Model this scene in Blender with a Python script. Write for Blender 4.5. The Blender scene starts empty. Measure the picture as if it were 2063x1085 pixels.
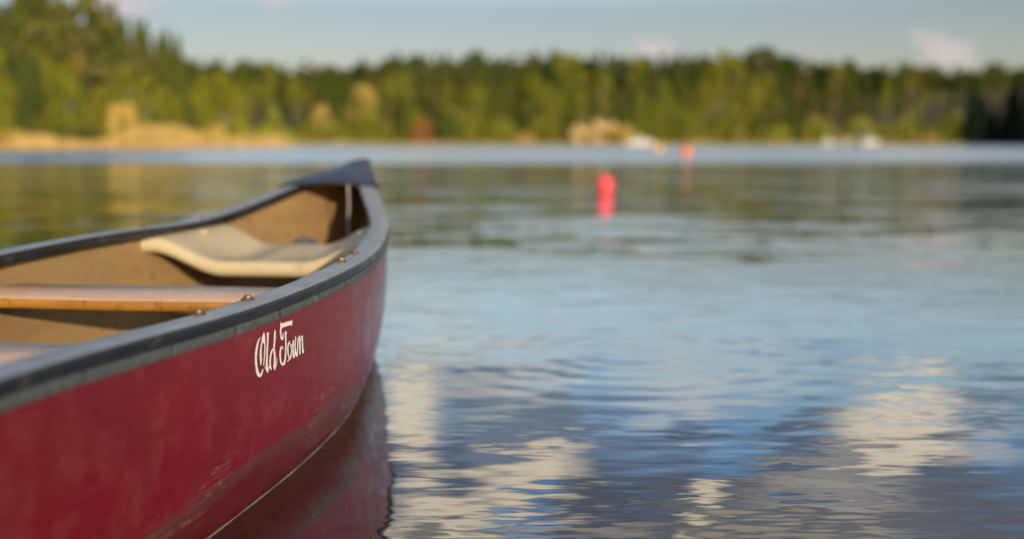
# Canoe on a calm lake, early evening
import bpy, bmesh, math, random
import numpy as np
from mathutils import Vector, Matrix
random.seed(7); rng = np.random.default_rng(7)
S = bpy.context.scene
C = S.collection
R = math.radians

EXPOSURE = 0.7
SKY_STRENGTH = .10; SKY_K = 1.0; SKY_TINT = (.62, .54, .55); SKY_MID = (1.06, .985, .92); SKY_HIGH = (.40, .72, 1.04)
GREY = (.66, .72, .86); CREAM = (7.6, 6.5, 4.8); PINK = (4.2, 3.6, 3.45)
SUN_E = 2.6
HULL_A = (.165, .003, .004); HULL_B = (.140, .003, .004)
RAIL_A = (.015, .018, .021); RAIL_B = (.024, .027, .031)
W_A, W_B, W_C, W_F, W_R = .026, .080, .080, .25, .016
# ------------------------------------------------------------------ camera
F_PX = 2100.0; CAMH = 0.6009
cam_d = bpy.data.cameras.new('camera'); cam = bpy.data.objects.new('camera', cam_d); C.objects.link(cam)
cam.location = (0, 0, CAMH); cam.rotation_euler = (R(90) - math.atan(257 / F_PX), 0, 0)
cam_d.sensor_width = 36; cam_d.lens = 36 * F_PX / 2063
cam_d.clip_start = .02; cam_d.clip_end = 6000
cam_d.dof.use_dof = True; cam_d.dof.focus_distance = 1.78; cam_d.dof.aperture_fstop = 1.45
S.camera = cam
S.view_settings.view_transform = 'Standard'; S.view_settings.look = 'None'
S.view_settings.exposure = EXPOSURE; S.view_settings.gamma = 1
S.view_settings.use_curve_mapping = False

# ------------------------------------------------------------------ node helper
class NT:
    def __init__(s, tree): s.t = tree; s.n = tree.nodes; s.l = tree.links
    def node(s, typ, **kw):
        n = s.n.new(typ)
        for k, v in kw.items():
            if k.startswith('i_'): s.put(n, k[2:], v)
            else: setattr(n, k, v)
        return n
    def put(s, n, key, v):
        key = int(key) if key.isdigit() else key
        sock = n.inputs[key]
        if isinstance(v, bpy.types.NodeSocket): s.l.new(v, sock)
        else: sock.default_value = v
    def math(s, op, a, b=0.0, c=None, clamp=False):
        n = s.n.new('ShaderNodeMath'); n.operation = op; n.use_clamp = clamp
        s.put(n, '0', a); s.put(n, '1', b)
        if c is not None: s.put(n, '2', c)
        return n.outputs[0]
    def vec(s, op, a, b=(0, 0, 0)):
        n = s.n.new('ShaderNodeVectorMath'); n.operation = op; s.put(n, '0', a)
        if op in ('SCALE',): s.put(n, 'Scale', b)
        elif op not in ('LENGTH', 'NORMALIZE'): s.put(n, '1', b)
        return n.outputs['Value'] if op in ('LENGTH', 'DOT_PRODUCT') else n.outputs[0]
    def ramp(s, v, a, b, x=0.0, y=1.0, smooth=True):
        n = s.n.new('ShaderNodeMapRange'); n.interpolation_type = 'SMOOTHSTEP' if smooth else 'LINEAR'
        s.put(n, '0', v); s.put(n, '1', a); s.put(n, '2', b); s.put(n, '3', x); s.put(n, '4', y)
        return n.outputs[0]
    def noise(s, vec, scale, detail=3, rough=.5, color=False):
        n = s.n.new('ShaderNodeTexNoise'); s.put(n, 'Vector', vec); n.inputs['Scale'].default_value = scale
        n.inputs['Detail'].default_value = detail; n.inputs['Roughness'].default_value = rough
        return n.outputs['Color' if color else 'Fac']
    def mix(s, f, a, b):
        n = s.n.new('ShaderNodeMix'); n.data_type = 'RGBA'
        s.put(n, '0', f)
        for i, v in ((6, a), (7, b)):
            if isinstance(v, bpy.types.NodeSocket): s.l.new(v, n.inputs[i])
            else: n.inputs[i].default_value = (*v[:3], 1)
        return n.outputs[2]
    def comb(s, x, y, z=0.0):
        n = s.n.new('ShaderNodeCombineXYZ'); s.put(n, '0', x); s.put(n, '1', y); s.put(n, '2', z); return n.outputs[0]

# ------------------------------------------------------------------ sky and sun
SUN_EL, SUN_AZ = R(13), R(157)            # azimuth measured clockwise from +Y (the view direction)
W = bpy.data.worlds.new('World'); S.world = W; W.use_nodes = True
W.node_tree.nodes.clear(); n = NT(W.node_tree)
out = n.node('ShaderNodeOutputWorld'); bg = n.node('ShaderNodeBackground'); n.l.new(bg.outputs[0], out.inputs[0])
sky = n.node('ShaderNodeTexSky', sky_type='NISHITA', sun_disc=False, sun_elevation=SUN_EL, sun_rotation=SUN_AZ,
             air_density=1.0, dust_density=.8, ozone_density=1.6)
tc = n.node('ShaderNodeTexCoord'); d = tc.outputs['Generated']
sx = n.node('ShaderNodeSeparateXYZ'); n.l.new(d, sx.inputs[0]); X, Y, Z = sx.outputs
# high cloud deck: direction projected on a flat layer, so it recedes to the horizon
zz = n.math('ADD', n.math('MAXIMUM', Z, 0.0), .06)
deck = n.comb(n.math('DIVIDE', X, zz), n.math('DIVIDE', Y, zz), 0.0)
nb = n.noise(deck, .55, 5, .58)
nd = n.noise(n.vec('ADD', deck, (13.1, 4.2, 0)), 1.5, 5, .6)
# bearing / slope coordinates for the separate clouds over the far shore
yy = n.math('MAXIMUM', Y, .05)
be = n.comb(n.math('DIVIDE', X, yy), n.math('DIVIDE', Z, yy), 0.0)
wob = n.vec('SCALE', n.vec('SUBTRACT', n.noise(be, 14, 4, .6, True), (.5, .5, .5)), .075)
bew = n.vec('ADD', be, wob)
def blobs(lst):
    acc = None
    for (u, v, ru, rv) in lst:
        a0 = (u - 1031) / F_PX; e0 = (v - 285) / F_PX
        q = n.vec('MULTIPLY', n.vec('SUBTRACT', bew, (a0, e0, 0)), (F_PX / ru, F_PX / rv, 0))
        r = n.math('SUBTRACT', 1.0, n.vec('LENGTH', q))
        acc = r if acc is None else n.math('MAXIMUM', acc, r)
    return acc
front = n.ramp(Y, .05, .3)
grey_f = blobs([(1500, 1200, 1000, 370), (1500, 1130, 700, 235), (900, 1010, 330, 200), (1750, 1010, 420, 190), (1080, 860, 260, 110), (1200, 1230, 900, 170), (870, 760, 170, 80), (2050, 800, 200, 50), (1640, 900, 200, 60)])
cream_f = blobs([(830, 870, 62, 100), (1070, 975, 130, 75), (900, 1050, 150, 60), (1835, 890, 165, 80),
                 (1850, 795, 120, 30), (1430, 1050, 36, 60), (830, 780, 60, 30), (1180, 700, 70, 18),
                 (700, 1150, 160, 80), (500, 900, 160, 90)])
faint_f = blobs([(1385, 808, 120, 70), (1700, 1050, 240, 70), (1960, 900, 150, 70), (1500, 1200, 400, 70), (1100, 1130, 320, 60), (980, 760, 240, 60), (1420, 740, 260, 40), (900, 690, 200, 30), (1650, 980, 200, 25)])
blue_f = blobs([(1060, 1095, 120, 50), (1250, 780, 130, 100), (1500, 860, 110, 75), (1500, 945, 90, 20), (2040, 925, 80, 60), (1500, 720, 500, 45)])
pink_f = blobs([(1315, 285 + 188, 55, 34), (1890, 285 + 182, 85, 50), (240, 285 + 282, 150, 38), (580, 285 + 290, 70, 26), (560, 285 + 330, 500, 40)])
hi = n.math('MAXIMUM', n.ramp(Z, .34, .48), n.math('MULTIPLY', n.ramp(Z, .10, .30), n.math('SUBTRACT', 1.0, n.ramp(Y, .3, .8))))
grey = n.math('MAXIMUM', n.math('MULTIPLY', n.ramp(grey_f, -.1, .45), front), n.math('MULTIPLY', n.ramp(nb, .45, .58), hi))
cream = n.math('MAXIMUM', n.math('MULTIPLY', n.ramp(cream_f, -.25, .65), front), n.math('MULTIPLY', n.ramp(nd, .46, .60), n.math('MULTIPLY', hi, n.ramp(nb, .44, .56))))
clear = n.math('MULTIPLY', n.ramp(blue_f, -.1, .4), front)
grey = n.math('MULTIPLY', grey, n.math('SUBTRACT', 1.0, clear))
cream = n.math('MULTIPLY', cream, n.math('SUBTRACT', 1.0, clear))
faint = n.math('MULTIPLY', n.math('MULTIPLY', n.ramp(faint_f, -.2, .7), front), .38)
cream = n.math('MULTIPLY', n.math('MAXIMUM', cream, faint), n.ramp(nd, .25, .6, .82, 1.0))
pink = n.math('MULTIPLY', n.math('MULTIPLY', n.ramp(pink_f, 0, .8), front), .8)
skyc = n.vec('SCALE', sky.outputs[0], SKY_K)
skyc = n.vec('MULTIPLY', skyc, n.mix(n.ramp(Z, .18, .37), n.mix(n.ramp(Z, .115, .165), SKY_TINT, SKY_MID), SKY_HIGH))
col = n.mix(n.math('MULTIPLY', grey, n.ramp(Z, .20, .37, .50, .92)), skyc, n.mix(n.ramp(nd, .38, .66), GREY, (1.45, 1.42, 1.5)))
col = n.mix(n.math('MULTIPLY', cream, .9), col, CREAM)
col = n.mix(pink, col, PINK)
n.l.new(col, bg.inputs[0]); bg.inputs[1].default_value = 1.0 * SKY_STRENGTH

sd = bpy.data.lights.new('sun', 'SUN'); sun = bpy.data.objects.new('sun', sd); C.objects.link(sun)
sd.energy = SUN_E; sd.angle = R(.6); sd.color = (1.0, .80, .56)
dirv = Vector((math.sin(SUN_AZ) * math.cos(SUN_EL), math.cos(SUN_AZ) * math.cos(SUN_EL), math.sin(SUN_EL)))
sun.rotation_euler = dirv.to_track_quat('Z', 'Y').to_euler(); sun.location = dirv * 50

# ------------------------------------------------------------------ object helpers
def tag(o, label=None, cat=None, group=None, kind=None):
    if label: o['label'] = label
    if cat: o['category'] = cat
    if group: o['group'] = group
    if kind: o['kind'] = kind
    return o
def empty(name, loc=(0, 0, 0), rz=0.0):
    o = bpy.data.objects.new(name, None); C.objects.link(o); o.location = loc; o.rotation_euler = (0, 0, rz)
    o.empty_display_size = .1; return o
def mesh(name, verts, faces, mat, parent=None, smooth=True, auto=None):
    me = bpy.data.meshes.new(name)
    verts = np.asarray(verts, dtype=np.float32)
    if isinstance(faces, np.ndarray):
        k = faces.shape[1]; nf = len(faces)
        me.vertices.add(len(verts)); me.vertices.foreach_set('co', verts.ravel())
        me.loops.add(nf * k); me.loops.foreach_set('vertex_index', faces.ravel().astype(np.int32))
        me.polygons.add(nf); me.polygons.foreach_set('loop_start', np.arange(0, nf * k, k, dtype=np.int32))
        me.update(calc_edges=True)
    else:
        me.from_pydata([tuple(map(float, v)) for v in verts], [], faces)
    me.validate(); me.materials.append(mat)
    if smooth: me.polygons.foreach_set('use_smooth', [True] * len(me.polygons))
    if auto is not None:
        me.set_sharp_from_angle(angle=R(auto))
    o = bpy.data.objects.new(name, me); C.objects.link(o)
    if parent: o.parent = parent
    return o
def grid_faces(nr, nc, closed=False, flip=False):
    F = []
    m = nc if closed else nc - 1
    for i in range(nr - 1):
        for j in range(m):
            k = (j + 1) % nc
            f = (i * nc + j, i * nc + k, (i + 1) * nc + k, (i + 1) * nc + j)
            F.append(f[::-1] if flip else f)
    return F
def lathe(name, prof, mat, parent=None, seg=28, loc=(0, 0, 0), rot=None):
    V = []; 
    for r, z in prof:
        for k in range(seg):
            a = 2 * math.pi * k / seg; V.append((r * math.cos(a), r * math.sin(a), z))
    Fc = grid_faces(len(prof), seg, True)
    Fc.append(tuple(range(seg))[::-1]); Fc.append(tuple((len(prof) - 1) * seg + k for k in range(seg)))
    o = mesh(name, V, Fc, mat, parent, auto=50); o.location = loc
    if rot: o.rotation_euler = rot
    return o
def tube(pts, rad, seg=8):
    pts = [Vector(p) for p in pts]; V = []; up = Vector((0, 0, 1))
    for i, p in enumerate(pts):
        t = (pts[min(i + 1, len(pts) - 1)] - pts[max(i - 1, 0)]).normalized()
        a = t.cross(up if abs(t.z) < .9 else Vector((1, 0, 0))).normalized(); b = t.cross(a)
        r = rad[i] if isinstance(rad, (list, tuple)) else rad
        for k in range(seg):
            an = 2 * math.pi * k / seg; V.append(p + (a * math.cos(an) + b * math.sin(an)) * r)
    Fc = grid_faces(len(pts), seg, True)
    Fc.append(tuple(range(seg))); Fc.append(tuple((len(pts) - 1) * seg + k for k in range(seg))[::-1])
    return V, Fc
def join(parts):
    V = []; Fc = []
    for v, f in parts:
        b = len(V); V += list(v); Fc += [tuple(i + b for i in q) for q in f]
    return V, Fc
def box(x0, x1, y0, y1, z0, z1):
    V = [(x, y, z) for z in (z0, z1) for y in (y0, y1) for x in (x0, x1)]
    return V, [(0, 2, 3, 1), (4, 5, 7, 6), (0, 1, 5, 4), (2, 6, 7, 3), (0, 4, 6, 2), (1, 3, 7, 5)]
def mat(name, base, rough=.6, **kw):
    m = bpy.data.materials.new(name); m.use_nodes = True; t = NT(m.node_tree)
    p = m.node_tree.nodes['Principled BSDF']; p.inputs['Base Color'].default_value = (*base, 1); p.inputs['Roughness'].default_value = rough
    for k, v in kw.items(): p.inputs[k.replace('_', ' ')].default_value = v
    return m, t, p

# ---- hull form
L=4.8; TIP=(-0.5455,3.8524); PSI=0.1129
SW=[0,.06,.14,.25,.4,.6,.85,1.15,1.5,1.9,2.3,2.8,3.25,3.65,4.0,4.3,4.55,4.7,4.8]
WW=[.0195,.0378,.0619,.0968,.1417,.213,.2945,.36,.4217,.4334,.4007,.3617,.355,.325,.265,.18,.10,.055,.02]
ZW=[.5326,.5246,.5075,.492,.4683,.4217,.3794,.3728,.3642,.354,.3507,.3681,.37,.378,.395,.43,.475,.51,.5326]
def _nat(S,c):
    S=np.array(S,float);c=np.array(c,float);n=len(S);h=np.diff(S);A=np.eye(n);b=np.zeros(n)
    for i in range(1,n-1):
        A[i,i-1]=h[i-1];A[i,i]=2*(h[i-1]+h[i]);A[i,i+1]=h[i];b[i]=6*((c[i+1]-c[i])/h[i]-(c[i]-c[i-1])/h[i-1])
    M=np.linalg.solve(A,b)
    def f(s):
        s=np.clip(np.asarray(s,float),0,S[-1]);k=np.clip(np.searchsorted(S,s)-1,0,n-2);a=S[k+1]-s;q=s-S[k];hh=h[k]
        return M[k]*a**3/6/hh+M[k+1]*q**3/6/hh+(c[k]/hh-M[k]*hh/6)*a+(c[k+1]/hh-M[k+1]*hh/6)*q
    return f
wf=_nat(SW,WW); zf=_nat(SW,ZW)
def keel(s):
    e=np.minimum(s,L-s)
    return np.interp(e,[0,.015,.04,.08,.13,.2,.3,.45,.7,1.2,2.0],[.50,.38,.25,.14,.06,0.0,-.04,-.062,-.075,-.08,-.085])
def qexp(s):
    e=np.minimum(s,L-s)
    return np.interp(e,[0,.15,.4,.7,1.1,2],[.85,.62,.42,.27,.2,.18])
def bz(s,z,inset=.011):
    zk=keel(s); ze=np.clip((z-zk)/np.maximum(zf(s)-zk,.02),0,1)
    return np.maximum(wf(s)-inset,.004)*(1-(1-ze)**3)**qexp(s)

LETTERS={'O':[[[22058,2959,22040,2951],[22099,2940,22068,2927],[22140,2916,22091,2899],[22171,2874,22116,2857],[22203,2828,22135,2809],[22221,2781,22153,2764],[22234,2734,22165,2717],[22240,2685,22178,2671],[22240,2635,22178,2622],[22240,2583,22171,2571],[22228,2531,22165,2522],[22220,2487,22145,2477],[22207,2444,22124,2436],[22181,2394,22092,2389],[22142,2347,22064,2356],[22069,2320,22083,2362],[22023,2328,22076,2361],[21995,2343,22056,2369],[21980,2365,22029,2384],[21963,2392,22006,2407],[21947,2421,21978,2431]],[[21917,3016,21904,3013],[21938,2997,21894,2987],[21953,2978,21885,2963],[21968,2960,21881,2942],[21983,2944,21877,2921],[21992,2927,21873,2902],[21995,2900,21875,2886],[21961,2864,21872,2858],[21921,2827,21876,2825]],[[21926,2891,21875,2883],[21913,2839,21869,2832],[21907,2787,21869,2780],[21914,2729,21871,2719],[21922,2670,21884,2662],[21928,2620,21891,2611],[21940,2573,21903,2564],[21946,2526,21915,2518],[21958,2481,21934,2475]],[[21994,2908,21945,2892],[22010,2882,21967,2868],[22027,2853,21983,2840],[22044,2817,22000,2806],[22055,2777,22006,2766],[22066,2740,22010,2728],[22072,2700,22009,2687],[22078,2651,22003,2636],[22072,2600,22003,2586],[22064,2555,22014,2544],[22057,2512,22032,2506]]],'l':[[[21804,2990,21723,2971],[21806,2974,21731,2958],[21803,2950,21740,2937],[21808,2907,21746,2895],[21809,2850,21753,2838],[21818,2779,21768,2768],[21834,2703,21778,2691],[21844,2625,21788,2613],[21853,2555,21790,2541],[21859,2506,21790,2491],[21864,2465,21783,2449],[21858,2418,21770,2403],[21844,2377,21762,2365],[21827,2354,21765,2344],[21804,2335,21779,2331]],[[21912,2446,21892,2450],[21883,2422,21856,2426],[21854,2397,21821,2401]],[[21754,2378,21784,2390],[21732,2399,21756,2409],[21710,2421,21728,2428]]],'d':[[[21511,2980,21486,2975],[21534,2944,21478,2932],[21546,2903,21477,2889],[21553,2853,21484,2839],[21559,2803,21496,2789],[21565,2756,21508,2743],[21576,2720,21520,2705],[21578,2700,21535,2686],[21586,2687,21556,2676]],[[21572,2694,21543,2674],[21612,2687,21576,2665],[21658,2673,21604,2652],[21689,2635,21633,2618],[21714,2589,21658,2574],[21727,2539,21671,2525],[21733,2489,21677,2477],[21733,2443,21670,2432],[21725,2402,21662,2395],[21697,2371,21652,2370],[21656,2344,21636,2346]],[[21592,2688,21536,2682],[21574,2632,21511,2624],[21562,2576,21493,2564],[21563,2514,21495,2499],[21565,2454,21496,2438],[21577,2410,21496,2392],[21581,2373,21500,2358],[21554,2341,21497,2335],[21524,2317,21499,2315]],[[21508,2345,21538,2358],[21473,2366,21504,2378],[21450,2397,21481,2406],[21437,2451,21462,2457],[21435,2514,21448,2517]]],'T':[[[21238,2958,21299,3040],[21206,2960,21266,3039],[21167,2960,21222,3037],[21104,2959,21152,3034],[21033,2957,21082,3033],[20964,2954,21018,3031],[20912,2953,20948,3027],[20868,2949,20897,3022],[20830,2946,20853,3018]],[[21282,3064,21251,3058],[21292,3039,21254,3032],[21302,3013,21252,3004],[21299,2984,21249,2976],[21302,2956,21252,2947]],[[20838,3033,20813,3028],[20848,3009,20810,3002],[20851,2983,20813,2976],[20854,2955,20817,2948],[20852,2926,20827,2922]],[[21295,3013,21252,3004],[21306,2978,21250,2966],[21317,2944,21254,2931],[21321,2912,21258,2901],[21318,2881,21262,2872],[21310,2845,21259,2839],[21301,2813,21244,2808],[21286,2783,21228,2784],[21226,2752,21241,2783],[21191,2771,21240,2788],[21175,2796,21225,2808],[21178,2822,21216,2829],[21182,2846,21213,2851],[21192,2867,21211,2869],[21203,2886,21215,2887]],[[21125,2887,21038,2869],[21130,2850,21055,2835],[21129,2805,21067,2793],[21125,2737,21069,2727],[21121,2666,21065,2656],[21122,2608,21066,2597],[21129,2553,21073,2540],[21137,2489,21075,2475],[21151,2431,21089,2415],[21176,2388,21102,2366],[21199,2361,21126,2330],[21212,2359,21185,2320],[21205,2358,21259,2342],[21235,2376,21299,2375],[21263,2409,21326,2415],[21283,2453,21340,2462],[21290,2501,21352,2513],[21290,2549,21352,2562],[21278,2590,21340,2606],[21267,2625,21323,2642],[21252,2642,21294,2666],[21253,2642,21232,2656],[21234,2632,21202,2633],[21224,2614,21199,2611],[21214,2590,21196,2586]]],'o':[[[20933,2691,20914,2683],[20973,2678,20936,2664],[21007,2658,20958,2643],[21025,2620,20975,2607],[21037,2576,20981,2565],[21036,2532,20980,2522],[21023,2487,20972,2480],[21002,2446,20958,2442],[20975,2407,20931,2403]],[[20967,2671,20941,2672],[20933,2636,20901,2636],[20905,2601,20867,2599],[20885,2562,20847,2558],[20877,2523,20833,2515],[20882,2482,20839,2472],[20900,2444,20851,2430],[20923,2412,20868,2395],[20953,2382,20891,2362]],[[20950,2400,20902,2377],[20971,2391,20929,2369],[20991,2382,20955,2362],[21018,2373,20982,2355],[21038,2363,21015,2349]],[[20866,2561,20890,2572],[20845,2572,20870,2582],[20824,2586,20855,2596],[20809,2609,20833,2616],[20799,2636,20817,2641]]],'w':[[[20806,2679,20756,2669],[20813,2628,20756,2617],[20813,2575,20757,2564],[20813,2520,20757,2510],[20814,2467,20745,2454],[20808,2408,20739,2397],[20789,2361,20731,2363],[20712,2361,20761,2377],[20695,2399,20738,2410],[20681,2458,20724,2468],[20672,2525,20722,2536],[20665,2582,20721,2593],[20665,2632,20715,2642],[20660,2667,20704,2677],[20650,2696,20694,2706]],[[20716,2533,20666,2525],[20710,2481,20653,2472],[20697,2432,20634,2422],[20677,2384,20614,2377],[20612,2343,20647,2370],[20589,2377,20638,2390],[20581,2431,20619,2440],[20567,2498,20610,2507],[20558,2568,20608,2579],[20551,2624,20600,2634],[20550,2678,20588,2685]],[[20713,2708,20724,2723],[20687,2708,20698,2722],[20662,2708,20667,2719]]],'n':[[[20540,2708,20484,2699],[20534,2657,20471,2647],[20527,2606,20465,2595],[20522,2552,20465,2541],[20522,2496,20460,2484],[20523,2437,20461,2425],[20525,2377,20462,2364]],[[20459,2592,20484,2599],[20435,2626,20466,2634],[20413,2654,20443,2663],[20391,2674,20415,2685],[20403,2682,20365,2678],[20401,2642,20358,2634],[20409,2584,20353,2573],[20409,2529,20347,2518],[20404,2473,20347,2463],[20399,2407,20331,2395],[20380,2355,20328,2360],[20314,2373,20357,2385],[20308,2421,20327,2426]]]}
# ------------------------------------------------------------------ canoe materials
def hull_red():
    m, t, p = mat('weathered_red_hull', (.3, .02, .03), .38)
    co = t.node('ShaderNodeTexCoord').outputs['Object']
    big = t.noise(co, 5, 4, .6); fine = t.noise(t.vec('MULTIPLY', co, (30, 5, 60)), 3, 4, .7)
    dust = t.noise(t.vec('ADD', co, (3, 7, 1)), 16, 5, .65)
    # scratches: narrow bands of stretched, warped noise
    def scratch(rot, sc, lo, hi, off):
        mp = t.node('ShaderNodeMapping'); t.put(mp, 'Vector', co); mp.inputs['Rotation'].default_value = rot; mp.inputs['Scale'].default_value = sc; mp.inputs['Location'].default_value = off
        v = t.vec('ADD', mp.outputs[0], t.vec('SCALE', t.noise(co, 3, 2, .5, True), .22))
        nn = t.noise(v, 1, 3, .5)
        e = t.math('ABSOLUTE', t.math('SUBTRACT', nn, .5))
        return t.ramp(e, hi, lo)
    s1 = scratch((0.35, 0, 0), (2, .9, 46), .0005, .0040, (0, 0, 0)); s2 = scratch((-.6, 0, 0), (2, 1.3, 34), .0005, .0035, (5, 2, 1)); s3 = scratch((.9, 0, 0), (2, 1.1, 30), .0005, .0035, (1, 9, 4))
    low = t.node('ShaderNodeSeparateXYZ'); t.put(low, '0', co)
    zone = t.math('ADD', t.ramp(low.outputs[2], .20, .02), .22)
    patch = t.ramp(t.noise(co, 7, 3, .6), .48, .62)
    sc = t.math('MULTIPLY', t.math('MULTIPLY', t.math('MAXIMUM', t.math('MAXIMUM', s1, s2), s3), zone), patch)
    c = t.mix(t.ramp(big, .35, .68), HULL_A, HULL_B)
    c = t.mix(t.math('MULTIPLY', t.ramp(dust, .45, .75), .14), c, (.34, .13, .12))
    c = t.mix(t.math('MULTIPLY', t.ramp(fine, .55, .75), .07), c, (.40, .20, .19))
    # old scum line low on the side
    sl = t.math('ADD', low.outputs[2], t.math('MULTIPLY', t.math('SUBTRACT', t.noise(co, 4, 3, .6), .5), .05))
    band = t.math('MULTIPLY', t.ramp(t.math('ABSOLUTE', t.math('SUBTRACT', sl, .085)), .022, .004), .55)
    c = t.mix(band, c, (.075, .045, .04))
    c = t.mix(t.math('MULTIPLY', t.ramp(sl, .10, .06), .5), c, (.055, .006, .007))      # shade low on the hull, painted in as a darker red
    c = t.mix(t.math('MULTIPLY', sc, .62), c, (.52, .30, .26))
    t.put(p, 'Base Color', c)
    t.put(p, 'Roughness', t.ramp(dust, .3, .7, .22, .36))
    b = t.node('ShaderNodeBump'); b.inputs['Strength'].default_value = .22; b.inputs['Distance'].default_value = .004
    t.put(b, 'Height', t.math('ADD', t.noise(co, 7, 2, .5), t.math('MULTIPLY', sc, -.08))); t.put(p, 'Normal', b.outputs[0])
    p.inputs['Specular IOR Level'].default_value = .32; p.inputs['Coat Weight'].default_value = 0
    return m
def grained(name, a, b, c, sc, rough, stretch, bump=.2, coat=0):
    m, t, p = mat(name, a, rough)
    co = t.node('ShaderNodeTexCoord').outputs['Object']
    g = t.noise(t.vec('MULTIPLY', co, stretch), sc, 5, .65); s = t.noise(co, 22, 4, .6); s2 = t.noise(co, 90, 2, .5)
    k = t.mix(t.ramp(g, .3, .7), a, b); k = t.mix(t.math('MULTIPLY', t.ramp(s, .55, .72), .7), k, c)
    k = t.mix(t.math('MULTIPLY', t.ramp(s2, .66, .74), .6), k, tuple(q * .35 for q in c))
    t.put(p, 'Base Color', k); t.put(p, 'Roughness', t.ramp(s, .3, .7, rough - .08, rough + .1))
    bp = t.node('ShaderNodeBump'); bp.inputs['Strength'].default_value = bump; bp.inputs['Distance'].default_value = .002
    t.put(bp, 'Height', g); t.put(p, 'Normal', bp.outputs[0]); p.inputs['Coat Weight'].default_value = coat
    return m
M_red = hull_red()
M_lin = grained('tan_hull_lining', (.37, .25, .11), (.31, .20, .088), (.20, .13, .06), 5, .5, (1, .5, 2.5), .25)
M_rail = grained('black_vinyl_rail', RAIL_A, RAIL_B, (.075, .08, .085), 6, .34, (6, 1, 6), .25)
M_trim = grained('grey_rubber_trim', (.055, .068, .066), (.085, .10, .097), (.15, .17, .165), 18, .5, (2, 4, 9), .6)
M_groove = grained('dark_groove', (.012, .014, .015), (.02, .022, .024), (.03, .03, .03), 18, .7, (1, 1, 1))
M_deck = grained('blue_black_deck_plastic', (.038, .050, .080), (.055, .070, .11), (.14, .15, .18), 7, .45, (3, 3, 3), .2)
M_seat = grained('cream_moulded_plastic', (.56, .475, .29), (.62, .54, .35), (.45, .36, .21), 4, .42, (1, 1, 1), .05)
M_wood = grained('varnished_ash_top', (.86, .52, .31), (.95, .66, .43), (.66, .40, .24), 9, .48, (1, 16, 16), .35)
M_edge = grained('varnished_ash_edge', (.42, .21, .035), (.32, .14, .022), (.13, .05, .012), 14, .35, (1, 6, 6), .3, .5)
M_bolt = grained('tarnished_brass', (.26, .18, .09), (.14, .09, .06), (.10, .045, .03), 300, .38, (1, 1, 1)); M_bolt.node_tree.nodes['Principled BSDF'].inputs['Metallic'].default_value = .5
M_rust = grained('rusty_washer', (.16, .07, .05), (.08, .045, .04), (.05, .03, .03), 200, .6, (1, 1, 1))
M_white, wt_, wp_ = mat('white_lettering', (.82, .80, .79), .45)
wn_ = wt_.noise(wt_.node('ShaderNodeTexCoord').outputs['Object'], 210, 4, .65)
wt_.put(wp_, 'Base Color', wt_.mix(wt_.ramp(wn_, .60, .70), wt_.mix(wt_.ramp(wn_, .35, .55), (.70, .66, .64), (.82, .80, .79)), (.45, .22, .22)))
M_black = mat('black_lettering_edge', (.02, .012, .014), .5)[0]
M_cord = grained('grey_cord', (.42, .36, .40), (.30, .25, .28), (.2, .17, .18), 60, .8, (1, 1, 1))
M_blue = grained('blue_dry_bag_cloth', (.004, .055, .15), (.006, .07, .19), (.004, .035, .08), 30, .85, (1, 1, 1))

# ------------------------------------------------------------------ canoe (local x = to starboard, y = to the bow, z above the water)
canoe = empty('canoe', (TIP[0] - L / 2 * math.sin(PSI), TIP[1] - L / 2 * math.cos(PSI), 0), -PSI)
tag(canoe, 'red canoe with black rails, cream seat and white script lettering, floating on calm water', 'canoe')
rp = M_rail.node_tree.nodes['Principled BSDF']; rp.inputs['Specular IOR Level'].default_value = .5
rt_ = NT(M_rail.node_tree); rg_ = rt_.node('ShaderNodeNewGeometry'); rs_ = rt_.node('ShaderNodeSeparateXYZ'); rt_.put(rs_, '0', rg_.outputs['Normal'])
old = rp.inputs['Base Color'].links[0].from_socket      # sky sheen painted into the upper face's colour, broken by streaky rubbing
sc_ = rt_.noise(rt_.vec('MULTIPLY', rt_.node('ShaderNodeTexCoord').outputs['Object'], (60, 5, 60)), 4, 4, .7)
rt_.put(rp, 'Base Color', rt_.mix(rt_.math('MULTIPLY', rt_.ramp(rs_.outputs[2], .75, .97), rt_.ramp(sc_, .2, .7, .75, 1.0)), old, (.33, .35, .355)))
def loc(s, x, z): return (x, L / 2 - s, z)
e = np.concatenate([np.array([0, .006, .014, .025, .04, .06, .08, .105, .13, .16, .2, .25, .3]), np.arange(.35, L / 2 - .01, .05)])
ST = np.concatenate([e, [L / 2], (L - e)[::-1]])
TT = np.concatenate([np.linspace(0, .5, 12)[:-1], np.linspace(.5, 1, 16)])
def shell(inset, top, kz):
    V = []
    for s in ST:
        zk = float(keel(s)) + kz; zt = float(zf(s)) - top
        row = []
        for tt in TT:
            z = zk + (zt - zk) * tt ** 2.2; b = max(float(bz(s, max(z - kz * (1 - tt), float(keel(s)))) ) - inset, 0)
            row.append((b, z))
        for b, z in row[::-1]: V.append(loc(s, b, z))
        for b, z in row[1:]: V.append(loc(s, -b, z))
    return V, grid_faces(len(ST), 2 * len(TT) - 1)
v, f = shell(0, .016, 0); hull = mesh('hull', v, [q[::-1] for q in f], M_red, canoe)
v, f = shell(.008, .014, .009); lining = mesh('hull_lining', v, f, M_lin, canoe)

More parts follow.
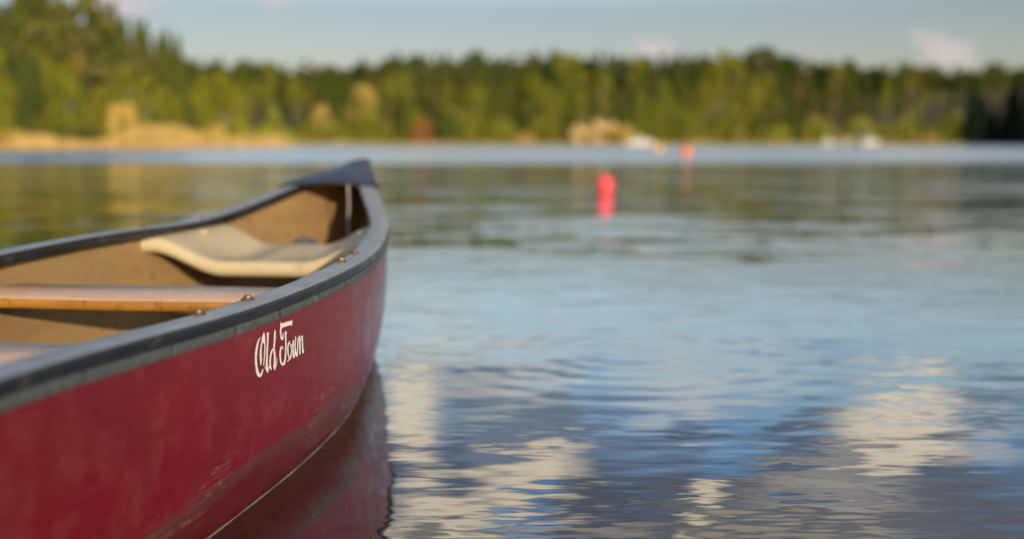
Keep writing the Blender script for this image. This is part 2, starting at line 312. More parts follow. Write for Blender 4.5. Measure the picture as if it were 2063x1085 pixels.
gs = np.concatenate([np.arange(0, .3, .02), np.arange(.3, L - .3, .04), np.arange(L - .3, L + .001, .02)])
wl = wf(gs); zl = zf(gs)
PX = np.array([gs * 0 + wl, -gs]).T
tang = np.gradient(PX, axis=0); tang /= np.linalg.norm(tang, axis=1)[:, None]
nrm = np.stack([-tang[:, 1], tang[:, 0]], 1)   # outward (starboard)
nrm[nrm[:, 0] < 0] *= -1
def rail_section(sec, s0=0., s1=L, step=None, side=1, caps=True, off=None):
    ss = gs[(gs > s0) & (gs < s1)]
    if step: ss = np.arange(s0, s1, step)
    ss = np.unique(np.concatenate([[s0], ss, [s1]]))
    V = []
    for i, s in enumerate(ss):
        w = float(wf(s)); z = float(zf(s)); nx = np.interp(s, gs, nrm[:, 0]); ny = np.interp(s, gs, nrm[:, 1])
        for (a, dz) in sec:
            jj = 0 if off is None else off(s)
            x = w + a * nx; x = max(x, .002) if a < 0 else x
            V.append(loc(s - (a * ny if x > .002 else 0), side * x, z + dz + jj))
    Fc = grid_faces(len(ss), len(sec), True)
    if caps: Fc += [tuple(range(len(sec)))[::-1], tuple((len(ss) - 1) * len(sec) + k for k in range(len(sec)))]
    if side > 0: Fc = [q[::-1] for q in Fc]
    return V, Fc
RAIL = [(-.051, -.027), (-.0565, -.005), (-.056, -.0022), (-.053, -.0004), (-.045, 0), (-.03, .0006), (-.010, 0), (-.004, -.0008), (-.0012, -.0028), (0, -.0055), (-.002, -.012), (-.0045, -.0185),
        (-.0115, -.0195), (-.0115, -.031), (-.013, -.034), (-.016, -.027), (-.03, -.027)]
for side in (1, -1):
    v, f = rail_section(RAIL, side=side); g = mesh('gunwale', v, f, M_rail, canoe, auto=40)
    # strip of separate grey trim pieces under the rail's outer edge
    s = .30; k = 0; cuts = [.30, .44, .60, .76, .92, 1.08, 1.23, 1.385, 1.5376, 1.6694, 1.8199, 1.9765, 2.1439, 2.3005, 2.4789, 2.6712, 2.84]
    while cuts[-1] < L - .45: cuts.append(cuts[-1] + .165)
    for a, b in zip(cuts[:-1], cuts[1:]):
        dz = random.uniform(-.0006, .0006); dn = random.uniform(-.0006, .0006)
        sec = [(-.0105 + dn, -.0203), (-.0058 + dn, -.0204), (-.0040 + dn, -.0216), (-.0034 + dn, -.0240), (-.0030 + dn, -.0330 + dz), (-.0045 + dn, -.0355 + dz), (-.0108 + dn, -.0362 + dz)]
        v, f = rail_section(sec, a + .0028, b - .0028, .03, side); mesh('trim_strip', v, f, M_trim, canoe, auto=35)
        v, f = rail_section([(-.0105, -.0204), (-.0050, -.0206), (-.0040, -.0230), (-.0040, -.0342), (-.0105, -.0358)], b - .0036, b + .0036, .0036, side); mesh('trim_joint', v, f, M_groove, canoe, smooth=False)

# decks
def deck_plate(s0, s1, flip):
    ss = np.concatenate([[-.010, -.004], np.linspace(.004, s1, 22)]); qs = np.linspace(-1, 1, 17); V = []
    for s in ss:
        sc_ = max(s, 0); w = (float(wf(sc_)) + .0035) if s > 0 else (.021 if s > -.006 else .012); z = float(zf(sc_)) + .0035 - (0 if s > -.003 else .002)
        rows = [(-1.0, -.030), *[(q, .014 * (1 - abs(q) ** 1.6) * min(1, .35 + s * 3)) for q in qs], (1.0, -.030)]
        for q, dz in rows:
            V.append((q * w, (L / 2 - s) * (1 if not flip else -1), z + dz))
    nc = len(qs) + 2; nr = len(ss); Fc = grid_faces(nr, nc)
    base = len(V); V += [(x, y + (-.0 if not flip else 0), z - .006) for x, y, z in V]     # underside
    Fc += [tuple(i + base for i in q)[::-1] for q in grid_faces(nr, nc)]
    for j in range(nc - 1):
        a = (nr - 1) * nc + j; Fc.append((a, a + 1, a + 1 + base, a + base)); Fc.append((j, j + base, j + 1 + base, j + 1))
    for i in range(nr - 1):
        a = i * nc; Fc.append((a, a + nc, a + nc + base, a + base)); a = i * nc + nc - 1; Fc.append((a, a + base, a + nc + base, a + nc))
    if flip: Fc = [q[::-1] for q in Fc]
    return V, Fc
DS = .455
for flip in (False, True):
    v, f = deck_plate(0, DS, flip); dk = mesh('deck', [(x, y, z) for x, y, z in v], f, M_deck, canoe, auto=40)
    w = float(wf(DS)) + .006; z = float(zf(DS)); yb = (L / 2 - DS) * (-1 if flip else 1)
    pts = [(q * w, yb, z + .0035 + .014 * (1 - abs(q) ** 1.6) - .006) for q in np.linspace(-1, 1, 19)]
    v, f = tube(pts, .0075, 10); v = [Vector((p[0], yb + (p[1] - yb) * .8, p[2])) for p in v]
    mesh('deck_lip', v, f, M_groove, dk)
    for sx_ in (1, -1):
        lathe('deck_screw', [(.0001, .005), (.006, .004), (.009, 0), (.009, -.003)][::-1], M_bolt, dk, 14, (sx_ * (w - .030), yb + (-.022 if flip else .022), z + .0035))

# bolts with washers on the rails
def bolt(s, side, inset=.045, big=1.0):
    w = float(wf(s)); z = float(zf(s))
    b = lathe('rail_bolt', [(.0108 * big, -.001), (.0108 * big, .0012), (.0095 * big, .0024), (.0035 * big, .0026)], M_rust, canoe, 20, (side * (w - inset), L / 2 - s, z + .0005))
    V = []; hh = .0075 * big
    for (rr, zz_) in ((.0062, .002), (.0062, hh - .0008), (.0054, hh)):
        for k in range(6):
            a = math.pi / 3 * k + s * 7; V.append((rr * big * math.cos(a), rr * big * math.sin(a), zz_))
    Fc = grid_faces(3, 6, True) + [tuple(12 + k for k in range(6))]
    mesh('bolt_head', V, Fc, M_bolt, b, smooth=False)
for s in (2.329, 2.173, 1.705, 1.583): bolt(s, 1, .044)
for s in (1.09, .83): bolt(s, -1, .02, .8)

# wooden benches hung below the rails
def bench(s_rear, s_front, ztop, th=.020):
    V = []; ns = 25; secs = []
    y0 = L / 2 - s_front; y1 = L / 2 - s_rear; r = .004
    sec = [(y1, -r), (y1 - r, 0), ((y0 + y1) / 2, .0006), (y0 + r, 0), (y0 + .0012, -.0012), (y0, -r), (y0 - .0012, -th / 2), (y0, -th + r), (y0 + r, -th), (y1 - r, -th), (y1, -th + r)]
    for i in range(ns):
        q = -1 + 2 * i / (ns - 1)
        for (y, dz) in sec:
            wid = float(bz(L / 2 - y, ztop + dz)) - .012
            V.append((q * wid, y, ztop + dz + .0008 * math.sin(5 * q + y * 9)))
    n_ = len(sec); F1 = []; F2 = []
    for i in range(ns - 1):
        for j in range(n_):
            k = (j + 1) % n_; q_ = (i * n_ + j, (i + 1) * n_ + j, (i + 1) * n_ + k, i * n_ + k)
            (F2 if j in (4, 5, 6, 7) else F1).append(q_)
    F1 += [tuple(range(n_)), tuple((ns - 1) * n_ + k for k in range(n_))[::-1]]
    o = mesh('bench_plank', V, F1 + F2, M_wood, canoe, auto=50); o.data.materials.append(M_edge)
    for k, p_ in enumerate(o.data.polygons):
        if k >= len(F1): p_.material_index = 1
    return o
bench(1.56, 1.775, .2825, .023); bench(2.165, 2.38, .271, .023)
for s in (2.329, 2.173, 1.705, 1.583):       # hanger bolts between rail and bench
    for side in (1,):
        w = float(wf(s)) - .044; v, f = tube([(side * w, L / 2 - s, float(zf(s)) - .02), (side * w, L / 2 - s, .275)], .008, 10)
        mesh('hanger', v, f, M_wood, canoe)

# moulded seat
def seat(s_f, s_r, flip=False):
    NQ, NR = 49, 15; top = []; zf_, zr_ = float(zf(s_f)) - .026, float(zf(s_r)) - .030
    def zc(q, r):
        a = min(1, max(0, (abs(q) - .34) / .60)); a = a * a * (3 - 2 * a)
        lo = .285 + .016 * r; hi_ = zf_ * (1 - r) + zr_ * r
        b = lo + (hi_ - lo) * a
        b -= .016 * math.exp(-((abs(q) - .35) / .22) ** 2) * math.sin(math.pi * r)      # twin pans
        b += .010 * math.exp(-((q) / .09) ** 2) * math.sin(math.pi * r)
        return b
    V = []
    rows = [(-.010, -.037), (-.040, -.031), (-.055, -.018), (-.045, -.005)] + [(r, 0) for r in np.linspace(0, 1, NR)] + [(1.04, -.004), (1.05, -.014), (1.03, -.024)]
    for (r, dz) in rows:
        rr = min(1, max(0, r))
        for j in range(NQ):
            q = -1 + 2 * j / (NQ - 1); s = s_f + (s_r - s_f) * r
            # front edge bows forward slightly in the middle
            s2 = s + .02 * (1 - q * q) * (1 - rr) * 0
            z = zc(q, rr) + dz; wi = float(bz(s, min(z, float(zf(s)) - .03))) - .010
            V.append((q * wi, (L / 2 - s2), z))
    Fc = [q[::-1] for q in grid_faces(len(rows), NQ)]
    n0 = len(V); V += [(x, y, z - .004) for x, y, z in V]
    Fc += [tuple(i + n0 for i in q)[::-1] for q in Fc]
    for j in range(NQ - 1):
        Fc.append((j, j + 1, j + 1 + n0, j + n0)); a = (len(rows) - 1) * NQ + j; Fc.append((a, a + n0, a + 1 + n0, a + 1))
    o = mesh('seat', V, Fc, M_seat, canoe, auto=60)
    for q in (.80, -.80):
        sm = s_f + (s_r - s_f) * .55; z = zc(q, .55); wi = float(bz(sm, z)) - .010
        lathe('seat_recess', [(.019, -.002), (.019, .002), (.013, .0035), (.011, -.006)], M_seat, o, 20, (q * wi, L / 2 - sm, z + .003))
        lathe('seat_screw', [(.010, -.002), (.010, .0005), (.004, .001)], M_rust, o, 14, (q * wi, L / 2 - sm, z + .0045))
    for side in (1, -1):
        w = float(bz(s_f, zf_)) - .02; v, f = tube([(side * w, L / 2 - s_f - .004, float(zf(s_f)) - .018), (side * (w - .004), L / 2 - s_f - .004, float(zf(s_f)) - .06)], .006, 8)
        mesh('seat_bracket', v, f, M_groove, o)
    return o
seat(1.09, .775)

# thin pale tube along the waterline: the meniscus reflection given as plain colour
M_glint = mat('painted_waterline_glint', (.26, .28, .27), .15)[0]
for side in (1, -1):
    sw = np.linspace(.24, L - .24, 140); pts = [(side * (float(bz(s, .0)) + .0006), L / 2 - s, .0008) for s in sw]
    v, f = tube(pts, [.0009 * (.5 + .5 * math.sin(i * .7) ** 2) for i in range(len(pts))], 6); mesh('waterline_glint', v, f, M_glint, canoe)

# grab cord hanging from the bow deck
pts = [(.068 + .0015 * math.sin(k * .5), L / 2 - .468 - .002 * math.sin(k * .9), float(zf(.46)) + .010 - k * .0145) for k in range(14)]
v, f = tube(pts, .0038, 8); mesh('grab_cord', v, f, M_cord, canoe)

# lettering, laid on the curve of the hull
def letter(key, strokes):
    def quads(off, grow, dsx, dz):
        V = []; Fc = []
        for k, st in enumerate(strokes):
            b = len(V)
            A = np.array(st, float) / 1e4
            for a in A:
                c = (a[:2] + a[2:]) / 2
                for p_ in (a[:2], a[2:]):
                    d_ = p_ - c; ln = max(np.linalg.norm(d_), 1e-6); q = p_ + d_ / ln * grow
                    V.append(loc(q[0] + dsx, float(bz(q[0] + dsx, q[1] + dz)) + off + k * .00004, q[1] + dz))
            for i in range(len(A) - 1): Fc.append((b + 2 * i, b + 2 * i + 1, b + 2 * i + 3, b + 2 * i + 2))
        return V, Fc
    v, f = quads(.0008, 0, 0, 0); o = mesh('letter', v, f, M_white, canoe, smooth=False)
    v, f = quads(.0004, .0008, -.0012, -.0006); mesh('letter_edge', v, f, M_black, o, smooth=False)
for k in LETTERS: letter(k, LETTERS[k])

# blue bag standing in the bow behind the seat
bag = empty('dry_bag', (TIP[0] - .56 * math.sin(PSI) - .05 * math.cos(PSI), TIP[1] - .56 * math.cos(PSI) + .05 * math.sin(PSI), -.068), .3)
tag(bag, 'small blue bag in the bow, its top just showing over the cream seat', 'bag')
lathe('bag_body', [(.025, 0), (.032, .01), (.036, .10), (.038, .20), (.036, .27), (.03, .31), (.024, .33)], M_blue, bag, 24)
v, f = join([box(-.03, .03, -.012, .012, .33, .352), tube([(-.03, 0, .341), (-.037, 0, .355), (0, 0, .366), (.037, 0, .355), (.03, 0, .341)], .004, 6)])
mesh('bag_closure', v, f, M_blue, bag, auto=40)
# ------------------------------------------------------------------ lake: a sheet with an opening where the canoe's hull sits in it
def water_mat():
    m = bpy.data.materials.new('lake_water'); m.use_nodes = True; m.node_tree.nodes.clear(); t = NT(m.node_tree)
    out = t.node('ShaderNodeOutputMaterial')
    geo = t.node('ShaderNodeNewGeometry'); P = geo.outputs['Position']
    sp = t.node('ShaderNodeSeparateXYZ'); t.put(sp, '0', P); x, y, z = sp.outputs
    def slope(scale, amp, detail, rough, off):
        v = t.vec('ADD', t.vec('MULTIPLY', P, scale), off)
        q = t.vec('SUBTRACT', t.noise(v, 1, detail, rough, True), (.5, .5, .5))
        return t.vec('SCALE', q, amp)
    # gusts: slow patches where the surface is livelier or calmer
    gust = t.ramp(t.noise(t.vec('MULTIPLY', P, (.22, .5, 1)), 1, 2, .5), .38, .62, .35, 1.25)
    gust2 = t.ramp(t.noise(t.vec('ADD', t.vec('MULTIPLY', P, (1.1, 2.3, 1)), (7, 3, 0)), 1, 2, .5), .36, .64, .25, 1.3)
    a = slope((1.1, 3.2, 1), W_A, 2, .5, (0, 0, 0))
    b = t.vec('SCALE', slope((3.2, 12, 1), W_B, 2, .5, (5, 9, 0)), gust)
    c = t.vec('SCALE', slope((9, 44, 1), W_C, 2, .55, (1, 2, 0)), gust2)
    far = t.vec('SCALE', slope((.35, 3.2, 1), W_F, 4, .75, (3, 3, 0)), t.ramp(y, 4.0, 8.5))
    # wind-ruffled water on the outer lake
    edge = t.math('ADD', y, t.math('MULTIPLY', t.math('SUBTRACT', t.noise(t.vec('MULTIPLY', P, (.06, .12, 1)), 1, 4, .65), .5), 22))
    ruf = t.ramp(edge, 23.0, 37.0)
    near = t.ramp(y, 26, 8)
    # rings spreading from a dip in the water beyond the bow
    rx = t.math('SUBTRACT', x, .34); ry = t.math('SUBTRACT', y, 2.98)
    rr = t.math('SQRT', t.math('ADD', t.math('ADD', t.math('MULTIPLY', rx, rx), t.math('MULTIPLY', ry, ry)), .0004))
    rw = t.math('ADD', rr, t.math('MULTIPLY', t.noise(P, 5, 2, .5), .05))
    amp = t.math('MULTIPLY', t.math('MULTIPLY', t.ramp(rr, .05, .22), t.ramp(rr, .85, .25)), W_R)
    wv = t.math('MULTIPLY', t.math('COSINE', t.math('MULTIPLY', rw, 62.0)), amp)
    ring = t.comb(t.math('MULTIPLY', wv, t.math('DIVIDE', rx, rr)), t.math('MULTIPLY', wv, t.math('DIVIDE', ry, rr)), 0.0)
    sl = t.vec('ADD', t.vec('ADD', a, t.vec('SCALE', t.vec('ADD', b, c), near)), t.vec('ADD', far, ring))
    rufs = t.vec('SCALE', slope((1.3, 3.1, 1), .17, 3, .7, (8, 1, 0)), ruf)
    sl = t.vec('ADD', sl, rufs)
    sl = t.vec('MULTIPLY', sl, (1, 1, 0))
    N = t.vec('NORMALIZE', t.vec('ADD', (0, 0, 1), sl))
    rough = t.math('ADD', t.math('ADD', .012, t.math('MULTIPLY', t.ramp(y, 3, 16), .08)), t.math('MULTIPLY', ruf, .17))
    gl = t.node('ShaderNodeBsdfGlossy'); t.put(gl, 'Color', (1, 1, 1, 1)); t.put(gl, 'Roughness', rough); t.put(gl, 'Normal', N)
    df = t.node('ShaderNodeBsdfDiffuse'); t.put(df, 'Color', (.012, .015, .011, 1))
    fr = t.node('ShaderNodeFresnel'); fr.inputs['IOR'].default_value = 1.33; t.put(fr, 'Normal', N)
    mx = t.node('ShaderNodeMixShader'); t.put(mx, '0', t.math('POWER', fr.outputs[0], .38)); t.l.new(df.outputs[0], mx.inputs[1]); t.l.new(gl.outputs[0], mx.inputs[2])
    t.l.new(mx.outputs[0], out.inputs[0]); return m
M_water = water_mat()
ws = np.linspace(.20, L - .20, 70)
outl = [(max(float(bz(s, 0.0)) - .004, .0015), L / 2 - s) for s in ws] + [(-max(float(bz(s, 0.0)) - .004, .0015), L / 2 - s) for s in ws[::-1]]
cz, sz = math.cos(-PSI), math.sin(-PSI); cl = canoe.location
ring0 = [(cl.x + x * cz - y * sz, cl.y + x * sz + y * cz) for x, y in outl]
cx0, cy0 = cl.x, cl.y
V = [(x, y, 0) for x, y in ring0]; nr0 = len(ring0)
rings = [(1.6, 1.1), (4, 1.4), (14, 3), (60, 10), (300, 50), (1500, 300), (7000, 1400)]       # scaled copies of the hull outline
for fx, fy in rings:
    for x, y in outl: V.append((cl.x + x * fx * cz - y * fy * sz, cl.y + x * fx * sz + y * fy * cz, 0))
Fc = grid_faces(len(rings) + 1, nr0, True)
water = mesh('water', V, Fc, M_water, smooth=False); tag(water, kind='structure')
if water.data.polygons[0].normal.z < 0: water.data.flip_normals()

# ------------------------------------------------------------------ land round the lake
SHORE = [(-400, 40), (-120, 60), (-70, 72), (-55, 80), (-46, 86), (-39, 90), (-33, 98), (-29.5, 108), (-27.5, 122), (-31, 145), (-42, 175), (-50, 197), (-30, 205), (0, 208), (30, 204), (60, 200), (88, 192), (92, 176), (100, 168), (125, 150), (180, 120), (420, 60)]
SH = np.array(SHORE, float)
def shore_dist(P):
    P = np.atleast_2d(P); best = np.full(len(P), 1e9); sgn = np.ones(len(P))
    for a, b in zip(SH[:-1], SH[1:]):
        ab = b - a; t_ = np.clip(((P - a) @ ab) / (ab @ ab), 0, 1); q = a + t_[:, None] * ab; dd = np.linalg.norm(P - q, axis=1)
        cr = ab[0] * (P[:, 1] - a[1]) - ab[1] * (P[:, 0] - a[0])
        m_ = dd < best - 1e-9; best = np.where(m_, dd, best); sgn = np.where(m_, np.sign(cr), sgn)
    return best * sgn
def lump(P):
    return np.sin(P[:, 0] * .07 + 1) * np.cos(P[:, 1] * .05) + .5 * np.sin(P[:, 0] * .19 + P[:, 1] * .13)
def ground_z(P):
    P = np.atleast_2d(np.asarray(P, float)); d_ = shore_dist(P)
    far = np.clip((P[:, 1] - 185) / 30, 0, 1) 
    rise = np.clip(d_, -6, 14) * .09 + np.clip(d_ - 10, 0, 80) * (.02 + .16 * far) + np.clip(d_ - 6, 0, 10) * .1 * (.3 + .5 * lump(P)) * .4
    return rise - .12
off = [-6, -2, 0, 1.5, 4, 8, 14, 24, 40, 65, 110, 220]
# contour rows that follow the shore outwards
pts = []
for a, b in zip(SH[:-1], SH[1:]):
    nseg = max(2, int(np.linalg.norm(b - a) / 6)); pts += [a + (b - a) * i / nseg for i in range(nseg)]
pts = np.array(pts + [SH[-1]]); gx = np.arange(-420, 440, 6.); gy = np.arange(30, 460, 6.)
GX, GY = np.meshgrid(gx, gy); GP = np.stack([GX.ravel(), GY.ravel()], 1); GZ = ground_z(GP)
keepv = GZ.reshape(GX.shape); fl = []
for i in range(len(gy) - 1):
    for j in range(len(gx) - 1):
        if max(keepv[i, j], keepv[i + 1, j], keepv[i, j + 1], keepv[i + 1, j + 1]) > -.2:
            a = i * len(gx) + j; fl.append((a, a + 1, a + 1 + len(gx), a + len(gx)))
mg, t, p = mat('forest_floor', (.05, .05, .02), .95)
co = t.node('ShaderNodeNewGeometry').outputs['Position']
t.put(p, 'Base Color', t.mix(t.ramp(t.noise(co, .4, 4, .6), .4, .6), (.035, .045, .015), (.10, .085, .03)))
land = mesh('shore_land', np.column_stack([GP, GZ]), fl, mg); tag(land, kind='structure')

# ------------------------------------------------------------------ foliage
def leafmat(name, a, b, c, var=.5):
    m, t, p = mat(name, a, .75)
    oi = t.node('ShaderNodeObjectInfo'); g = t.node('ShaderNodeNewGeometry')
    k = t.mix(g.outputs['Random Per Island'], a, b)
    k = t.mix(t.math('MULTIPLY', oi.outputs['Random'], var), k, c)
    t.put(p, 'Base Color', k); p.inputs['Specular IOR Level'].default_value = .2
    tr = t.node('ShaderNodeBsdfTranslucent'); t.put(tr, 'Color', k); mx = t.node('ShaderNodeMixShader'); mx.inputs[0].default_value = .25
    o_ = m.node_tree.nodes['Material Output']; t.l.new(p.outputs[0], mx.inputs[1]); t.l.new(tr.outputs[0], mx.inputs[2]); t.l.new(mx.outputs[0], o_.inputs[0])
    return m
G_spruce = leafmat('spruce_needles', (.120, .155, .022), (.190, .225, .032), (.075, .115, .038), .7)
G_pine = leafmat('pine_needles', (.145, .165, .036), (.205, .220, .048), (.165, .150, .055), .6)
G_birch = leafmat('birch_leaves', (.220, .265, .024), (.300, .345, .034), (.330, .310, .040), .8)
G_bright = leafmat('bright_birch_leaves', (.27, .29, .015), (.34, .35, .02), (.33, .32, .02))
G_ochre = leafmat('ochre_willow_leaves', (.62, .49, .12), (.76, .61, .20), (.62, .44, .12))
G_cream = leafmat('pale_yellow_willow_leaves', (.85, .68, .32), (.92, .78, .44), (.88, .66, .42))
G_rust = leafmat('rusty_leaves', (.38, .18, .06), (.46, .26, .08), (.36, .14, .05))
G_shaded = leafmat('shaded_needles', (.022, .044, .028), (.034, .062, .036), (.020, .038, .026))  # spruce green darkened: the right-hand clump's shade is put into the colour
G_reed = leafmat('dry_reeds', (.56, .40, .13), (.74, .57, .23), (.46, .32, .09))
M_bark = grained('grey_brown_bark', (.16, .12, .08), (.22, .17, .12), (.08, .06, .04), 3, .9, (4, 4, 1))
M_pbark = grained('orange_pine_bark', (.42, .22, .09), (.34, .17, .07), (.20, .12, .07), 3, .9, (4, 4, 1))
M_wbark = grained('white_birch_bark', (.52, .50, .44), (.42, .40, .36), (.08, .07, .06), 4, .8, (1, 1, 3))

def tris(cent, size, rg, flat=.0):
    """one ragged leaf-clump face per centre"""
    n_ = len(cent); d1 = rg.normal(size=(n_, 3)); d1[:, 2] *= (1 - flat); d1 /= np.linalg.norm(d1, axis=1)[:, None]
    d2 = rg.normal(size=(n_, 3)); d2 -= (d1 * d2).sum(1)[:, None] * d1; d2 /= np.linalg.norm(d2, axis=1)[:, None]
    sz_ = size * rg.uniform(.6, 1.4, (n_, 1))
    v = np.stack([cent - d1 * sz_, cent + d2 * sz_ * .7, cent + d1 * sz_ * .9, cent - d2 * sz_ * .6], 1).reshape(-1, 3)
    return v, np.arange(n_ * 4).reshape(-1, 4)
def crown_points(kind, n_, rg):
    """unit-height crowns"""
    if kind == 'spruce':
        t_ = rg.uniform(0, 1, n_) ** .75; z = 1 - t_ * .92; nb_ = 16; lvl = np.floor(t_ * nb_) / nb_; rmax = .018 + .165 * t_ * (.75 + .25 * rg.uniform(.4, 1, nb_ + 1)[(t_ * nb_).astype(int)])
        k = rg.integers(0, 9, n_); ang = k * .698 + lvl * 40 + rg.normal(0, .16, n_); r = rmax * rg.uniform(.1, 1, n_) ** .6
        z = z - r * .35 - .02 * (t_ * nb_ - np.floor(t_ * nb_))
        return np.stack([r * np.cos(ang), r * np.sin(ang), z], 1)
    if kind == 'pine':
        cs = []; 
        for i in range(17):
            h_ = rg.uniform(.30, .97); rad = .20 * math.sin(math.pi * min(1, (1.05 - h_) / .62 * .75 + .15)) ; a = rg.uniform(0, 6.28); cs.append((rad * math.cos(a), rad * math.sin(a), h_, rg.uniform(.045, .085)))
        cs = np.array(cs); k = rg.integers(0, len(cs), n_); g = rg.normal(size=(n_, 3)); g /= np.linalg.norm(g, axis=1)[:, None]
        return cs[k, :3] + g * cs[k, 3:4] * rg.uniform(.3, 1, (n_, 1)) ** .5 * [1, 1, .7]
    cs = []
    for i in range(26):
        h_ = rg.uniform(.2, .95) if kind == 'birch' else rg.uniform(.12, .85); u_ = (h_ - .1) / .9
        rad = (.19 if kind == 'birch' else .55) * math.sin(math.pi * (.18 + .80 * u_)) * rg.uniform(.4, 1); a = rg.uniform(0, 6.28)
        cs.append((rad * math.cos(a), rad * math.sin(a), h_, rg.uniform(.05, .10) * (1 if kind == 'birch' else 2.2)))
    cs = np.array(cs); k = rg.integers(0, len(cs), n_); g = rg.normal(size=(n_, 3)); g /= np.linalg.norm(g, axis=1)[:, None]
    p_ = cs[k, :3] + g * cs[k, 3:4] * rg.uniform(.3, 1, (n_, 1)) ** .5
    p_[:, 2] = np.clip(p_[:, 2], .02, 1)
    return p_
def trunk_mesh(kind, rg):
    parts = []
    if kind == 'bush':
        for i in range(7):
            a = i * .9 + rg.uniform(0, .4); parts.append(tube([(0.02 * math.cos(a), .02 * math.sin(a), -.05), (.14 * math.cos(a), .14 * math.sin(a), .3), (.32 * math.cos(a), .32 * math.sin(a), .7)], [.02, .013, .004], 5))
    else:
        lean = rg.uniform(-.02, .02, 2); h_ = {'spruce': .98, 'pine': .93, 'birch': .88}[kind]; r0 = {'spruce': .013, 'pine': .014, 'birch': .011}[kind]
        pt = lambda q: (lean[0] * math.sin(3 * q), lean[1] * q, -.03 + q * h_)
        parts.append(tube([pt(q) for q in np.linspace(0, 1, 7)], [r0 * (1.25 - 1.1 * q) for q in np.linspace(0, 1, 7)], 7))
        for i in range(12 if kind != 'birch' else 9):
            q = rg.uniform(.35 if kind != 'spruce' else .1, .93); a = rg.uniform(0, 6.28); b_ = pt(q); ln = (.17 * (1.05 - q) if kind == 'spruce' else .15 * (1.2 - q)); up = -.25 if kind == 'spruce' else .7
            parts.append(tube([b_, (b_[0] + ln * math.cos(a) * .5, b_[1] + ln * math.sin(a) * .5, b_[2] + ln * up * .4), (b_[0] + ln * math.cos(a), b_[1] + ln * math.sin(a), b_[2] + ln * up)], [r0 * .4, r0 * .28, r0 * .1], 4))
    return join(parts)
proto = {}
def variants(key, kind, gm, bark, n_, size, cnt=3):
    L_ = []
    for i in range(cnt):
        rg = np.random.default_rng(100 + i + 31 * len(proto))
        v, f = tris(crown_points(kind, n_, rg), size, rg, .3)
        c = mesh('crown', v, f, gm, smooth=False); v, f = trunk_mesh(kind, rg); t_ = mesh('trunk', v, f, bark)
        L_.append((c.data, t_.data)); bpy.data.objects.remove(c); bpy.data.objects.remove(t_)
    proto[key] = L_
variants('spruce', 'spruce', G_spruce, M_bark, 3200, .021); variants('pine', 'pine', G_pine, M_pbark, 2000, .026)
variants('birch', 'birch', G_birch, M_wbark, 2200, .021); variants('bright', 'birch', G_bright, M_wbark, 1800, .018, 2)
variants('dark', 'spruce', G_shaded, M_bark, 2600, .018, 2)
for k_, g_ in (('ochre', G_ochre), ('cream', G_cream), ('rust', G_rust)): variants(k_, 'bush', g_, M_bark, 1500, .055, 2)
variants('ochre_tree', 'birch', G_ochre, M_wbark, 1900, .022, 2)
variants('dark_bush', 'bush', G_spruce, M_bark, 1500, .055, 2)
rt = random.Random(3)
def tree(key, name, x, y, h, label, cat, group=None, wide=1.0):
    z = float(ground_z([(x, y)])[0]); r_ = empty(name, (x, y, max(z, -.05)), rt.uniform(0, 6.28)); r_.scale = (h * wide, h * wide, h)
    tag(r_, label, cat, group); c, t_ = rt.choice(proto[key])
    for nm, dd in (('trunk', t_), ('crown', c)):
        o = bpy.data.objects.new(nm, dd); C.objects.link(o); o.parent = r_
    return r_
TREES = []
def at(u, y): return (u - 1031) / F_PX * y
def h_for(v, x, y): return CAMH + (285 - v) / F_PX * y * 1.0 - max(float(ground_z([(x, y)])[0]), -.05)

NAMES = {'spruce': 'spruce_tree', 'pine': 'pine_tree', 'birch': 'birch_tree', 'bright': 'birch_tree', 'dark': 'spruce_tree'}
def row(rowname, us, ybase, topv, mix_, lab, group, jit=6, hj=(0, 14), wide=1.0, inland=0):
    for u in us:
        u = u + rt.uniform(-jit, jit); y = ybase(u) if callable(ybase) else ybase
        y += rt.uniform(-2, 2) + inland; x = at(u, y)
        if shore_dist([(x, y)])[0] < .6: continue
        key = rt.choices(list(mix_), list(mix_.values()))[0]; v = topv(u) + rt.uniform(*hj); h = h_for(v, x, y)
        if h < 1.5: continue
        if u < -70 or u > 2130: continue
        r_ = tree(key, NAMES[key], x, y, h, lab[key], 'tree', group[key] if isinstance(group, dict) else group, wide * rt.uniform(.85, 1.15))
        TREES.append((r_, key, u, rowname))
def shore_y(u):
    ys = np.linspace(60, 260, 801); P = np.stack([at(u, ys), ys], 1); d_ = shore_dist(P); k = np.argmax(d_ > 0); return float(ys[k])
LT = lambda u: float(np.interp(u, [-140, -40, 0, 30, 60, 95, 130, 170, 205, 240, 280, 315, 350, 385, 420, 500], [-90, -60, 0, 10, -30, -40, 10, -5, 35, 10, 42, 66, 84, 112, 160, 215]))
lab_l = {'spruce': 'tall olive spruce in the sunlit wood on the near left shore', 'pine': 'tall pine with orange trunk in the sunlit wood on the left shore', 'birch': 'leafy yellow-green birch in the sunlit wood on the left shore',
         'bright': 'bright yellow-green birch at the tip of the left shore'}
gl_ = {'spruce': 'spruces of the left shore wood', 'pine': 'pines of the left shore wood', 'birch': 'birches of the left shore wood', 'bright': 'birches at the tip of the left shore'}
row('back-row', range(-70, 385, 21), lambda u: shore_y(min(u, 330)) + 17, LT, {'spruce': 6, 'pine': 1}, lab_l, gl_, 5, (-26, 12), .85)
row('middle-row', range(-66, 400, 24), lambda u: shore_y(min(u, 345)) + 10, lambda u: LT(u) + 55, {'spruce': 4, 'pine': 2, 'birch': 3}, lab_l, gl_, 8, (-10, 50))
row('front-row', range(-60, 440, 30), lambda u: shore_y(min(u, 400)) + 5, lambda u: LT(u) * .4 + 135, {'spruce': 2, 'birch': 4}, lab_l, gl_, 10, (-20, 30))
